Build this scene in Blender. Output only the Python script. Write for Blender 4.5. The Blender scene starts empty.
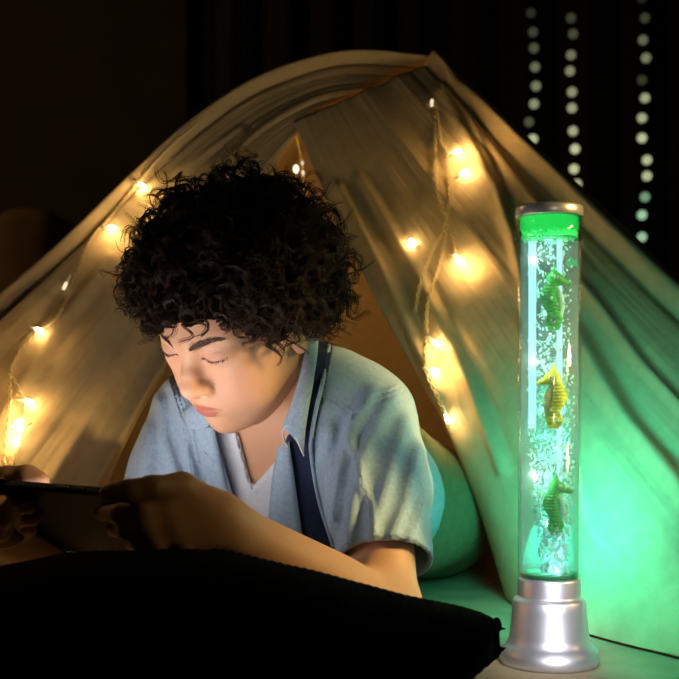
import bpy, bmesh, math, random
import numpy as np
from mathutils import Vector, Matrix

S = bpy.context.scene
COL = S.collection
rng = np.random.default_rng(7)
random.seed(7)
FPX, CX, HY, CZ = 1200.0, 339.5, 390.0, 0.25     # focal length in pixels, centre column, horizon row, eye height


def P(px, py, D):
    """point seen at pixel (px,py) at depth D"""
    return np.array([(px - CX) / FPX * D, D, CZ - (py - HY) / FPX * D])


def unit(v):
    v = np.asarray(v, float)
    return v / np.linalg.norm(v)


# ------------------------------------------------------------------ objects
def link(name, me, mat=None, parent=None, smooth=True):
    o = bpy.data.objects.new(name, me)
    COL.objects.link(o)
    if mat is not None:
        me.materials.append(mat)
    if smooth and len(me.polygons):
        me.polygons.foreach_set('use_smooth', np.ones(len(me.polygons), dtype=bool))
    if parent is not None:
        o.parent = parent
        o.matrix_parent_inverse = Matrix.Translation(-parent.location)
    return o


def mesh(name, V, F, mat=None, parent=None, smooth=True):
    me = bpy.data.meshes.new(name)
    V = np.asarray(V, float)
    if isinstance(F, np.ndarray) and F.ndim == 2:
        n, k = F.shape
        me.vertices.add(len(V))
        me.vertices.foreach_set('co', V.ravel().astype(np.float32))
        me.loops.add(n * k)
        me.loops.foreach_set('vertex_index', F.ravel().astype(np.int32))
        me.polygons.add(n)
        me.polygons.foreach_set('loop_start', np.arange(0, n * k, k, dtype=np.int32))
        me.update(calc_edges=True)
    else:
        me.from_pydata([tuple(v) for v in V], [], [tuple(f) for f in F])
        me.update()
    return link(name, me, mat, parent, smooth)


def empty(name, loc, label, cat, group=None):
    o = bpy.data.objects.new(name, None)
    COL.objects.link(o)
    o.location = tuple(loc)
    o.empty_display_size = 0.05
    tag(o, label, cat, group)
    return o


def tag(o, label=None, cat=None, group=None, kind=None):
    if label: o['label'] = label
    if cat: o['category'] = cat
    if group: o['group'] = group
    if kind: o['kind'] = kind
    return o


class MB:
    """collects verts and faces"""
    def __init__(s):
        s.V = []; s.F = []; s.n = 0

    def add(s, V, F):
        V = np.asarray(V, float)
        s.V.append(V)
        s.F += [tuple(int(i) + s.n for i in f) for f in F]
        s.n += len(V)
        return s

    def tube(s, pts, rad, k=8, caps=True):
        pts = np.asarray(pts, float); n = len(pts)
        rad = np.broadcast_to(np.asarray(rad, float), (n,))
        t = np.gradient(pts, axis=0); t /= np.linalg.norm(t, axis=1)[:, None] + 1e-12
        a = np.cross(t[0], [0, 0, 1.0])
        if np.linalg.norm(a) < 1e-3: a = np.cross(t[0], [0, 1.0, 0])
        a = unit(a); V = []
        ang = np.arange(k) * 2 * math.pi / k
        for i in range(n):
            a = a - t[i] * np.dot(a, t[i]); a = unit(a)
            b = np.cross(t[i], a)
            V.append(pts[i] + rad[i] * (np.cos(ang)[:, None] * a + np.sin(ang)[:, None] * b))
        F = []
        for i in range(n - 1):
            for j in range(k):
                q = (j + 1) % k
                F.append((i * k + j, i * k + q, (i + 1) * k + q, (i + 1) * k + j))
        if caps:
            F.append(tuple(range(k))[::-1]); F.append(tuple((n - 1) * k + j for j in range(k)))
        return s.add(np.concatenate(V), F)

    def lathe(s, prof, c=(0, 0, 0), k=64, axis=None, close=False):
        """prof: list of (r,z)"""
        V = []; F = []; n = len(prof)
        ang = np.arange(k) * 2 * math.pi / k
        for r, z in prof:
            V.append(np.stack([r * np.cos(ang), r * np.sin(ang), np.full(k, z)], 1))
        for i in range(n - 1 + (1 if close else 0)):
            i2 = (i + 1) % n
            for j in range(k):
                q = (j + 1) % k
                F.append((i * k + j, i * k + q, i2 * k + q, i2 * k + j))
        if not close:
            if prof[0][0] > 1e-6: F.append(tuple(range(k))[::-1])
            if prof[-1][0] > 1e-6: F.append(tuple((n - 1) * k + j for j in range(k)))
        V = np.concatenate(V)
        if axis is not None:
            z = unit(axis); x = np.cross(z, [0, 0, 1.0])
            if np.linalg.norm(x) < 1e-3: x = np.array([1.0, 0, 0])
            x = unit(x); y = np.cross(z, x)
            V = V @ np.array([x, y, z])
        return s.add(V + np.asarray(c, float), F)

    def box(s, c, sz, R=None):
        V = np.array([[x, y, z] for x in (-.5, .5) for y in (-.5, .5) for z in (-.5, .5)]) * np.asarray(sz, float)
        if R is not None: V = V @ np.asarray(R, float)
        F = [(0, 1, 3, 2), (4, 6, 7, 5), (0, 4, 5, 1), (2, 3, 7, 6), (0, 2, 6, 4), (1, 5, 7, 3)]
        return s.add(V + np.asarray(c, float), F)

    def ball(s, c, r, k=12, R=None):
        prof = [(math.sin(t) * 1.0, -math.cos(t)) for t in np.linspace(0, math.pi, k // 2 + 2)]
        prof[0] = (1e-7, -1); prof[-1] = (1e-7, 1)
        m = MB().lathe(prof, k=k)
        V = m.V[0] * np.asarray(r, float)
        if R is not None: V = V @ np.asarray(R, float)
        return s.add(V + np.asarray(c, float), m.F)

    def build(s, name, mat=None, parent=None, smooth=True, bevel=None, subd=0, weld=False):
        o = mesh(name, np.concatenate(s.V), s.F, mat, parent, smooth)
        if bevel:
            m = o.modifiers.new('b', 'BEVEL'); m.width = bevel; m.segments = 3; m.limit_method = 'ANGLE'
            m.angle_limit = math.radians(35)
        if subd:
            m = o.modifiers.new('s', 'SUBSURF'); m.levels = m.render_levels = subd
        return o


def grid_faces(n, m, wrap=False):
    F = []
    for i in range(n - 1):
        for j in range(m - (0 if wrap else 1)):
            q = (j + 1) % m
            F.append((i * m + j, i * m + q, (i + 1) * m + q, (i + 1) * m + j))
    return np.array(F)


def spline(pts, n):
    """Catmull-Rom through pts, n samples"""
    pts = np.asarray(pts, float)
    Q = np.vstack([2 * pts[0] - pts[1], pts, 2 * pts[-1] - pts[-2]])
    t = np.linspace(0, len(pts) - 1 - 1e-9, n); i = t.astype(int); f = (t - i)[:, None]
    a, b, c, d = Q[i], Q[i + 1], Q[i + 2], Q[i + 3]
    return .5 * (2 * b + (c - a) * f + (2 * a - 5 * b + 4 * c - d) * f ** 2 + (3 * b - a - 3 * c + d) * f ** 3)


def vnoise(p, seed=0):
    """smooth value noise in [-1,1] for points (N,3)"""
    p = np.asarray(p, float)
    i = np.floor(p).astype(np.int64); f = p - i; f = f * f * (3 - 2 * f)

    def h(ix, iy, iz):
        n = (ix * 374761393 + iy * 668265263 + iz * 2147483647 + seed * 144665) & 0xffffffff
        n = ((n ^ (n >> 13)) * 1274126177) & 0xffffffff
        return ((n ^ (n >> 16)) & 0xffff) / 32767.5 - 1
    r = 0
    for dx in (0, 1):
        for dy in (0, 1):
            for dz in (0, 1):
                w = (f[:, 0] if dx else 1 - f[:, 0]) * (f[:, 1] if dy else 1 - f[:, 1]) * (f[:, 2] if dz else 1 - f[:, 2])
                r = r + w * h(i[:, 0] + dx, i[:, 1] + dy, i[:, 2] + dz)
    return r


# ------------------------------------------------------------------ signed distance modelling
def sph(p, c, r):
    return np.linalg.norm(p - np.asarray(c, float), axis=1) - r


def ell(p, c, r, R=None):
    q = p - np.asarray(c, float)
    if R is not None: q = q @ np.asarray(R, float).T
    r = np.asarray(r, float)
    k0 = np.linalg.norm(q / r, axis=1); k1 = np.linalg.norm(q / r ** 2, axis=1)
    return np.where(k0 < 1e-3, -r.min(), k0 * (k0 - 1) / np.maximum(k1, 1e-9))


def cap(p, a, b, ra, rb):
    a = np.asarray(a, float); b = np.asarray(b, float)
    ab = b - a; t = np.clip(((p - a) @ ab) / (ab @ ab), 0, 1)
    return np.linalg.norm(p - a - t[:, None] * ab, axis=1) - (ra + (rb - ra) * t)


def chain(p, pts, rad, k=0.0):
    d = None
    for i in range(len(pts) - 1):
        e = cap(p, pts[i], pts[i + 1], rad[i], rad[i + 1])
        d = e if d is None else (smin(d, e, k) if k > 0 else np.minimum(d, e))
    return d


def smin(a, b, k):
    h = np.clip(.5 + .5 * (b - a) / k, 0, 1)
    return b + (a - b) * h - k * h * (1 - h)


def smax(a, b, k):
    return -smin(-a, -b, k)


def mesh_sdf(f, lo, hi, h, B=8, lip=1.25, newton=3):
    """surface nets of f<0 on a sparse grid; returns V, F(quads)"""
    lo = np.asarray(lo, float); hi = np.asarray(hi, float)
    nb = np.ceil((hi - lo) / (h * B)).astype(int)
    cen = np.stack(np.meshgrid(*[np.arange(n) for n in nb], indexing='ij'), -1).reshape(-1, 3)
    dc = f(lo + (cen + .5) * h * B)
    keep = np.abs(dc) < B * h * .87 * lip + h
    N = nb * B + 1
    G = np.empty(tuple(nb * B + 1), np.float32)
    big = np.repeat(np.repeat(np.repeat(np.sign(dc).reshape(nb), B, 0), B, 1), B, 2) * 10 * h
    G[:] = 10 * h
    G[:-1, :-1, :-1] = big
    kb = cen[keep]
    off = np.stack(np.meshgrid(*[np.arange(B + 1)] * 3, indexing='ij'), -1).reshape(-1, 3)
    CH = 400
    for s in range(0, len(kb), CH):
        idx = (kb[s:s + CH, None, :] * B + off[None]).reshape(-1, 3)
        G[idx[:, 0], idx[:, 1], idx[:, 2]] = f(lo + idx * h)
    sg = G < 0
    c = np.zeros(tuple(N - 1), np.int8)
    for dx in (0, 1):
        for dy in (0, 1):
            for dz in (0, 1):
                c += sg[dx:N[0] - 1 + dx, dy:N[1] - 1 + dy, dz:N[2] - 1 + dz]
    act = (c > 0) & (c < 8)
    ids = np.full(tuple(N - 1), -1, np.int64)
    A = np.argwhere(act)
    ids[act] = np.arange(len(A))
    acc = np.zeros((len(A), 3)); cnt = np.zeros(len(A))
    for ax in range(3):
        u, v = [q for q in range(3) if q != ax]
        for du in (0, 1):
            for dv in (0, 1):
                i0 = A.copy(); i0[:, u] += du; i0[:, v] += dv
                i1 = i0.copy(); i1[:, ax] += 1
                a = G[i0[:, 0], i0[:, 1], i0[:, 2]]; b = G[i1[:, 0], i1[:, 1], i1[:, 2]]
                m = (a < 0) != (b < 0)
                t = np.where(m, a / np.where(m, a - b, 1), 0)
                q = i0.astype(float); q[:, ax] += t
                acc[m] += q[m]; cnt[m] += 1
    V = lo + acc / np.maximum(cnt, 1)[:, None] * h
    Fs = []
    for ax in range(3):
        u, v = (ax + 1) % 3, (ax + 2) % 3
        sl0 = [slice(1, N[q] - 1) for q in range(3)]; sl0[ax] = slice(0, N[ax] - 1)
        sl1 = list(sl0); sl1[ax] = slice(1, N[ax])
        a = sg[tuple(sl0)]; b = sg[tuple(sl1)]
        for flip, m in ((False, a & ~b), (True, ~a & b)):
            e = np.argwhere(m) + np.array([s.start for s in sl0])
            if not len(e): continue
            qd = []
            for du, dv in ((0, 0), (-1, 0), (-1, -1), (0, -1)):
                k = e.copy(); k[:, u] += du; k[:, v] += dv
                qd.append(ids[k[:, 0], k[:, 1], k[:, 2]])
            qd = np.stack(qd, 1)
            Fs.append(qd[:, ::-1] if flip else qd)
    F = np.concatenate(Fs)
    for _ in range(newton):
        e = h * .5
        d = f(V)
        g = np.stack([f(V + np.eye(3)[i] * e) - f(V - np.eye(3)[i] * e) for i in range(3)], 1) / (2 * e)
        st = d[:, None] * g / np.maximum((g * g).sum(1), .2)[:, None]
        l = np.linalg.norm(st, axis=1); st *= np.minimum(1, .6 * h / np.maximum(l, 1e-9))[:, None]
        V = V + st
    return V, F


def point_color(o, name, rgb):
    a = o.data.attributes.new(name, 'FLOAT_COLOR', 'POINT')
    c = np.ones((len(rgb), 4), np.float32); c[:, :3] = rgb
    a.data.foreach_set('color', c.ravel())


# ------------------------------------------------------------------ materials
def srgb(r, g, b):
    f = lambda c: c / 12.92 if c <= .04045 else ((c + .055) / 1.055) ** 2.4
    return tuple(f(c / 255) for c in (r, g, b))


def mat(name, col=(.5, .5, .5), rough=.6, metal=0, spec=.5, noise=None, bump=None, attr=None, emit=None, estr=0, sheen=0, sss=0, alpha=None, coords='Object'):
    m = bpy.data.materials.new(name); m.use_nodes = True
    nt = m.node_tree; N = nt.nodes; L = nt.links
    b = N['Principled BSDF']
    b.inputs['Base Color'].default_value = (*col, 1)
    b.inputs['Roughness'].default_value = rough
    b.inputs['Metallic'].default_value = metal
    b.inputs['Specular IOR Level'].default_value = spec
    if sheen:
        b.inputs['Sheen Weight'].default_value = sheen
    if sss:
        b.inputs['Subsurface Weight'].default_value = sss
        b.inputs['Subsurface Radius'].default_value = (1, .35, .2)
        b.inputs['Subsurface Scale'].default_value = .004
    if emit is not None:
        b.inputs['Emission Color'].default_value = (*emit, 1)
        b.inputs['Emission Strength'].default_value = estr
    tc = N.new('ShaderNodeTexCoord')
    src = None
    if attr:
        a = N.new('ShaderNodeAttribute'); a.attribute_name = attr
        src = a.outputs['Color']
    if noise:
        sc, amt = noise[:2]
        t = N.new('ShaderNodeTexNoise'); t.inputs['Scale'].default_value = sc; t.inputs['Detail'].default_value = 5
        L.new(tc.outputs[coords], t.inputs['Vector'])
        r = N.new('ShaderNodeMapRange'); r.inputs['From Min'].default_value = .3; r.inputs['From Max'].default_value = .7
        r.inputs['To Min'].default_value = 1 - amt; r.inputs['To Max'].default_value = 1 + amt
        L.new(t.outputs['Fac'], r.inputs['Value'])
        mx = N.new('ShaderNodeMix'); mx.data_type = 'RGBA'; mx.blend_type = 'MULTIPLY'; mx.inputs['Factor'].default_value = 1
        mx.clamp_result = False
        if src: L.new(src, mx.inputs['A'])
        else: mx.inputs['A'].default_value = (*col, 1)
        L.new(r.outputs['Result'], mx.inputs['B'])
        src = mx.outputs['Result']
    if src: L.new(src, b.inputs['Base Color'])
    if bump:
        kind, sc, st, dist = bump
        if kind == 'weave':
            w1 = N.new('ShaderNodeTexWave'); w2 = N.new('ShaderNodeTexWave')
            for w, d in ((w1, 'X'), (w2, 'Z')):
                w.bands_direction = d; w.inputs['Scale'].default_value = sc; w.inputs['Distortion'].default_value = 1.5
                w.inputs['Detail'].default_value = 2
                L.new(tc.outputs[coords], w.inputs['Vector'])
            ad = N.new('ShaderNodeMath'); ad.operation = 'ADD'
            L.new(w1.outputs['Fac'], ad.inputs[0]); L.new(w2.outputs['Fac'], ad.inputs[1])
            hgt = ad.outputs[0]
        else:
            t = N.new('ShaderNodeTexNoise'); t.inputs['Scale'].default_value = sc; t.inputs['Detail'].default_value = 6
            L.new(tc.outputs[coords], t.inputs['Vector']); hgt = t.outputs['Fac']
        bp = N.new('ShaderNodeBump'); bp.inputs['Strength'].default_value = st; bp.inputs['Distance'].default_value = dist
        L.new(hgt, bp.inputs['Height']); L.new(bp.outputs['Normal'], b.inputs['Normal'])
    return m


def emitmat(name, col, st):
    m = bpy.data.materials.new(name); m.use_nodes = True
    nt = m.node_tree
    nt.nodes.remove(nt.nodes['Principled BSDF'])
    e = nt.nodes.new('ShaderNodeEmission'); e.inputs['Color'].default_value = (*col, 1); e.inputs['Strength'].default_value = st
    nt.links.new(e.outputs[0], nt.nodes['Material Output'].inputs['Surface'])
    return m


# ------------------------------------------------------------------ camera and film
cam = bpy.data.cameras.new('camera'); camo = bpy.data.objects.new('camera', cam); COL.objects.link(camo)
camo.location = (0, 0, CZ); camo.rotation_euler = (math.pi / 2, 0, 0)
cam.sensor_width = 36; cam.lens = FPX / 679 * 36; cam.shift_y = (HY - CX) / 679
cam.dof.use_dof = True; cam.dof.focus_distance = 1.15; cam.dof.aperture_fstop = 9
S.camera = camo
S.view_settings.view_transform = 'Standard'; S.view_settings.look = 'None'
S.view_settings.gamma = 1; S.view_settings.use_curve_mapping = False; S.view_settings.exposure = 0
W = bpy.data.worlds.new('world'); S.world = W; W.use_nodes = True
W.node_tree.nodes['Background'].inputs[0].default_value = (.9, .75, .5, 1)
W.node_tree.nodes['Background'].inputs[1].default_value = .005


def light(name, kind, loc, energy, col, size=.01, target=None, spot=None, blend=.5, parent=None, sizey=None):
    l = bpy.data.lights.new(name, kind); l.energy = energy; l.color = col
    o = bpy.data.objects.new(name, l); COL.objects.link(o); o.location = tuple(loc)
    if kind == 'AREA':
        l.size = size
        if sizey: l.shape = 'RECTANGLE'; l.size_y = sizey
        if spot: l.spread = math.radians(spot)
    else:
        l.shadow_soft_size = size
    if spot and kind == 'SPOT': l.spot_size = math.radians(spot); l.spot_blend = blend
    if target is not None:
        o.rotation_euler = Vector(np.asarray(target) - np.asarray(loc)).to_track_quat('-Z', 'Y').to_euler()
    if parent is not None:
        o.parent = parent; o.matrix_parent_inverse = Matrix.Translation(-parent.location)
    return o
# ------------------------------------------------------------------ the person: pose frame of the head
HF = np.array([-0.5314, -0.5981, -0.5999]); HL = np.array([0.8032, -0.5807, -0.1325]); HU = np.array([-0.2691, -0.5523, 0.7890])
HM = np.array([HF, HL, HU]); HS = 0.000947
HO = np.array([-0.0968, 1.2, 0.3144])


def to_head(p):
    return (p - HO) @ HM.T / HS


def from_head(q):
    return HO + HS * (np.asarray(q, float) @ HM)


EYE_LINE = np.array([(79.5, 15.5, 18.5), (82.6, 21, 16.2), (83.0, 28, 15.2), (80, 36, 16.6), (73, 43.5, 20.5)])
LID_CREASE = np.array([(80.5, 17, 23.5), (83, 25, 24.5), (79, 35, 25), (71, 44, 25)])
LIP_LINE = np.array([(95.5, 0, -41.8), (94.6, 4, -41.2), (91, 12, -42.4), (82.5, 22.5, -43.2)])


def groove(a, pts, w, amp):
    return amp * np.exp(-(chain(a, pts, [0] * len(pts)) / w) ** 2)


def head_sdf(q):
    """q in head millimetres: x forward, y to the person's left, z up"""
    a = q.copy(); a[:, 1] = np.abs(a[:, 1])
    d = ell(q, (-8, 0, 42), (91, 71, 74))
    d = smin(d, ell(q, (26, 0, -10), (55, 60, 72)), 18)
    d = smin(d, ell(q, (36, 0, -40), (47, 52, 47)), 16)
    d = smin(d, sph(a, (47, 30, -31), 30), 18)                       # cheeks
    d = smin(d, cap(a, (8, 46, -40), (58, 14, -72), 17, 14), 16)     # jaw
    d = smin(d, sph(q, (70, 0, -70), 16.5), 14)                      # chin
    d = smin(d, ell(q, (66, 0, -40), (25, 29, 27)), 12)              # muzzle
    d = smin(d, cap(a, (77, 8, 35), (62, 40, 38), 9, 9), 16)         # brow
    d = smin(d, cap(a, (58, 40, 4), (20, 56, 0), 15, 13), 20)        # cheek bone
    d = smax(d, -sph(a, (101, 28, 18), 17), 14)                      # socket
    d = smax(d, -sph(a, (98, 18, 22), 8), 9)
    d = smin(d, ell(a, (64, 30, 19), (17.5, 18, 16)), 5)            # eyelids over the eyeball
    # nose
    n = cap(q, (78, 0, 28), (90, 0, 2), 8, 9)
    n = smin(n, cap(q, (90, 0, 2), (96, 0, -9.5), 9, 10), 5)
    n = smin(n, sph(q, (97.0, 0, -11), 10.2), 5)
    n = smin(n, ell(a, (88.5, 11.0, -15), (9, 7, 7.2)), 6)
    n = smin(n, cap(q, (96, 0, -16), (88, 0, -24), 5, 4), 6)
    d = smin(d, n, 11)
    # mouth
    ul = chain(a, [(90.6, 0, -38.0), (90.2, 4, -37.2), (86.0, 13, -39.8), (79, 21.5, -43)], [4.2, 4.2, 3.4, 1.6])
    ll = chain(a, [(89.6, 0, -46.8), (87, 9, -46.4), (79.6, 20, -44)], [5.2, 4.8, 2.0])
    d = smin(d, ul, 5); d = smin(d, ll, 5)
    # ear
    R = np.array([[.93, .30, .2], [-.28, .95, 0], [-.2, 0, .98]])
    ear = ell(a, (-8, 70, 4), (17, 7, 28), R)
    ear = smin(ear, ell(a, (-3, 69, -16), (9.5, 6.5, 11)), 6)
    ear = smax(ear, -ell(a, (-4, 78, 7), (10, 6.5, 18), R), 4)
    ear = smin(ear, cap(a, (4, 68, -6), (4, 70, 4), 5, 4), 4)
    d = smin(d, ear, 5)
    # fine relief
    d = d + groove(a, LID_CREASE, 1.8, .9) + groove(a, EYE_LINE + np.array([.3, 0, -1.0]), 1.3, 1.5)
    d = d - groove(a, EYE_LINE + np.array([0, 0, 1.2]), 1.4, .7) - groove(a, EYE_LINE + np.array([-.8, 0, -4.6]), 2.0, .8)
    d = d + groove(a, LIP_LINE, 1.8, 1.6)
    d = d + groove(a, [(95.5, 0, -29), (95, 0, -33.5)], 2.6, 1.1)                 # philtrum
    d = d + groove(a, [(83, 19.5, -10), (85, 19.3, -17), (82, 16, -22.5)], 2.4, 1.4)  # beside the nostril
    d = d + groove(a, [(95.5, 6.2, -22.6), (90, 6.6, -21.2)], 2.5, 3.0)            # nostrils
    d = d + groove(a, [(88.5, 0, -55), (84, 11, -55)], 4, 1.5)
    return d


NECK0 = from_head((-22, 0, -30)); NECK1 = P(291, 452, 1.285)
CHESTN = None


def neck_sdf(p):
    return cap(p, NECK0, NECK1, .050, .052)


def face_sdf_world(p):
    d = head_sdf(to_head(p)) * HS
    return smin(d, neck_sdf(p), .02)


def skin_colors(V):
    q = to_head(V); a = q.copy(); a[:, 1] = np.abs(a[:, 1])
    base = np.array([.60, .325, .205])
    c = np.tile(base, (len(V), 1))

    def blend(w, col):
        w = np.clip(w, 0, 1)[:, None]
        c[:] = c * (1 - w) + np.array(col) * w
    blend(.45 * np.exp(-(sph(a, (66, 38, -18), 0) / 20) ** 2), (.66, .29, .2))          # cheeks
    blend(.35 * np.exp(-(sph(q, (104, 0, -13), 0) / 11) ** 2), (.66, .29, .2))         # nose tip
    ul = chain(a, [(93.5, 0, -38.6), (92.5, 4, -38.2), (88, 13, -40.3), (80, 21.5, -43.2)], [3.6, 3.4, 2.6, .9])
    ll = chain(a, [(93, 0, -46.6), (90, 9, -46.2), (81, 20, -44)], [4.6, 4.0, 1.2])
    blend(.85 - np.minimum(ul, ll) / 1.6, (.40, .12, .09))
    blend(.5 * (1 - sph(a, (78, 28, 20), 12) / 8), (.56, .28, .2))                   # lids
    ew = chain(a, EYE_LINE[2:] + np.array([-.4, 0, -1.6]), [.7, .9, .5])
    blend(1 - ew / .8, (.42, .38, .36))                                            # a sliver of the eye
    return c


def to_skin(q, off=0.0):
    """move head-space points onto the face"""
    q = np.array(q, float)
    for _ in range(6):
        d = head_sdf(q) - off; e = .3
        g = np.stack([head_sdf(q + np.eye(3)[i] * e) - head_sdf(q - np.eye(3)[i] * e) for i in range(3)], 1) / (2 * e)
        q = q - d[:, None] * g / np.maximum((g * g).sum(1), .3)[:, None]
    return q


def strands_mesh(paths, rad, k=3):
    """paths (n,m,3) -> verts, quads of thin tapering tubes"""
    n, m, _ = paths.shape
    t = np.gradient(paths, axis=1); t /= np.linalg.norm(t, axis=2, keepdims=True) + 1e-12
    ref = np.array([.31, .52, .79])
    a = np.cross(t, ref); a /= np.linalg.norm(a, axis=2, keepdims=True) + 1e-9
    b = np.cross(t, a)
    prof = np.minimum(1, np.linspace(1.6, .25, m))[None, :, None]
    rad = np.broadcast_to(np.asarray(rad, float).reshape(-1, 1, 1), (n, 1, 1)) * prof
    V = np.stack([paths + rad * (math.cos(x) * a + math.sin(x) * b) for x in np.arange(k) * 2 * math.pi / k], 2)
    idx = np.arange(n * m * k).reshape(n, m, k)
    i0 = idx[:, :-1]; i1 = idx[:, 1:]
    F = np.stack([i0, np.roll(i0, -1, 2), np.roll(i1, -1, 2), i1], -1).reshape(-1, 4)
    return V.reshape(-1, 3), F


def hairline(phi):
    return np.interp(phi, [0, .5, .85, 1.15, 1.45, 1.75, 2.2, 3.15], [66, 63, 52, 22, 18, 6, -20, -38])


def hair_core_sdf(p):
    q = to_head(p)
    d = ell(q, (-10, 0, 44), (107, 88, 97)) + 7 * vnoise(q / 26, 3) + 4 * vnoise(q / 11, 4)
    phi = np.arctan2(np.abs(q[:, 1]), q[:, 0] + 8)
    hl = hairline(phi) + 6 * vnoise(q / 14, 9)
    over = np.maximum(0, ell(q, (-8, 0, 42), (91, 71, 74)))      # the fringe hangs lower the further it stands off
    d = smax(d, (hl - over * .25 - q[:, 2]) * .75, 8)
    return d * HS * .85


def make_hair():
    r = np.random.default_rng(11)
    P0 = []; D0 = []; LEN = []; RADIUS = []; TURN = []
    cen = np.array([-10, 0, 44.0])
    n = 0
    while n < 1150:
        v = unit(r.normal(size=3))
        base = cen + v * np.array([93, 74, 82])
        phi = math.atan2(abs(base[1]), base[0] + 8)
        hl = float(hairline(phi))
        if base[2] < hl + 2: continue
        front = math.exp(-(phi / .7) ** 2) * (1 if base[2] < hl + 40 else 0)
        nrm = unit(v / np.array([93, 74, 82]))
        crown = np.array([-30, 0, 118.0])
        fall = base - crown; fall = fall - nrm * (fall @ nrm)
        fall = unit(fall + r.normal(size=3) * 22)
        lift = r.uniform(.25, 1.0) if base[2] > hl + 22 else r.uniform(.0, .55)
        short = 1.0
        if front > .25:
            fall = unit(np.array([.25, np.sign(base[1] + r.normal() * 25) * 1.0, .1]) + r.normal(size=3) * .45)
            fall = unit(fall - nrm * (fall @ nrm) + nrm * .25); lift = r.uniform(.3, .9); short = .62
        elif base[2] < hl + 22: short = .75
        P0.append(base + r.normal(size=3) * 2 + nrm * r.uniform(0, 14)); D0.append((nrm, fall, lift))
        LEN.append(r.uniform(34, 60) * short); RADIUS.append(r.uniform(5.0, 10.0) * (.6 + .4 * short)); TURN.append(r.uniform(1.3, 2.5) * r.choice([-1, 1]))
        n += 1
    # a few placed fringe curls over the brow and temple: (root, end) in head mm
    for root, end, R_, T_ in (((74, -30, 66), (90, -34, 46), 8, 1.7), ((76, -22, 68), (95, -26, 52), 9, 1.8), ((66, -44, 60), (78, -52, 38), 9, 2.2),
                              ((62, 46, 60), (70, 50, 50), 6, 1.6), ((48, 60, 48), (50, 70, 30), 7, 2.4), ((38, 66, 44), (36, 75, 20), 7, 2.4), ((30, 68, 40), (30, 76, 12), 7, 2.2),
                              ((22, 70, 40), (20, 77, 16), 7, 2.2), ((60, -54, 56), (64, -66, 30), 9, 2.2), ((6, 74, 44), (4, 80, 20), 7, 2.2), ((-8, 74, 44), (-10, 80, 18), 7, 2.2), ((56, 54, 54), (60, 62, 42), 7, 2)):
        for rep in range(3):
            root_ = np.array(root, float) + r.normal(size=3) * 3; e = np.array(end, float) + r.normal(size=3) * 3
            P0.append(root_); dv = e - root_; D0.append((unit(dv), unit(dv), 1.0)); LEN.append(np.linalg.norm(dv) * 1.15); RADIUS.append(R_ * r.uniform(.7, 1)); TURN.append(T_ * r.choice([-1, 1]))
    for y in np.linspace(-62, 52, 44):                                # short curls along the hairline hide its edge
        y = y + r.normal() * 1.5; ph = math.asin(min(1, abs(y) / 74))
        x = 84 * math.sqrt(max(.02, 1 - (y / 74) ** 2)) - 8
        z = float(hairline(math.atan2(abs(y), x + 8))) + r.uniform(2, 12)
        left = y < -14
        P0.append(np.array([x * .93, y * .97, z])); n0 = unit([x + 8, y * 1.3, (z - 42) * .9])
        dv = unit(n0 * .8 + np.array([.1, r.normal() * .6, -1.25 if left else -.45]) + r.normal(size=3) * .2)
        D0.append((dv, dv, 1.0)); LEN.append(r.uniform(16, 30) * (1.25 if left else .72)); RADIUS.append(r.uniform(4, 8.5) * (1 if left else .7)); TURN.append(r.uniform(1.0, 1.9) * r.choice([-1, 1]))
    m = 34; per = 7
    out = []
    t = np.linspace(0, 1, m)
    for b, (nr, fa, li), ln, R_, T_ in zip(P0, D0, LEN, RADIUS, TURN):
        # axis: leaves outward then turns into the fall direction and sags
        w = np.clip(li * (1 - t * 1.1), -.2, 1)[:, None]
        dirs = nr * (w + .18) + fa * (1.05 - w)
        dirs /= np.linalg.norm(dirs, axis=1)[:, None]
        ax = b + np.concatenate([[np.zeros(3)], np.cumsum(dirs[:-1] * (ln / (m - 1)), 0)])
        u = np.cross(dirs, unit(r.normal(size=3))); u /= np.linalg.norm(u, axis=1)[:, None] + 1e-9
        v = np.cross(dirs, u)
        ph0 = r.uniform(0, 6.28)
        for s in range(per):
            ph = ph0 + t * T_ * 2 * math.pi + r.normal() * .17
            rr = R_ * (.25 + .75 * np.minimum(1, t * 3)) * (1 + r.normal() * .1)
            off = r.normal(size=3) * .7
            path = ax + off + (rr[:, None]) * (np.cos(ph)[:, None] * u + np.sin(ph)[:, None] * v) + r.normal(size=3) * t[:, None] * .9
            out.append(path)
    # stray frizz
    for _ in range(260):
        v = unit(r.normal(size=3)); base = cen + v * np.array([108, 90, 100])
        phi = math.atan2(abs(base[1]), base[0] + 8)
        if base[2] < hairline(phi) + 20: continue
        ax = base + v * (t * r.uniform(12, 34))[:, None] + unit(r.normal(size=3)) * (t * r.uniform(0, 25))[:, None]
        u = unit(np.cross(v, r.normal(size=3))); w_ = np.cross(v, u)
        ph = r.uniform(0, 6.28) + t * r.uniform(1, 3) * 6.28
        out.append(ax + r.uniform(2, 8) * (np.cos(ph)[:, None] * u + np.sin(ph)[:, None] * w_))
    return np.array(out)


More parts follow.
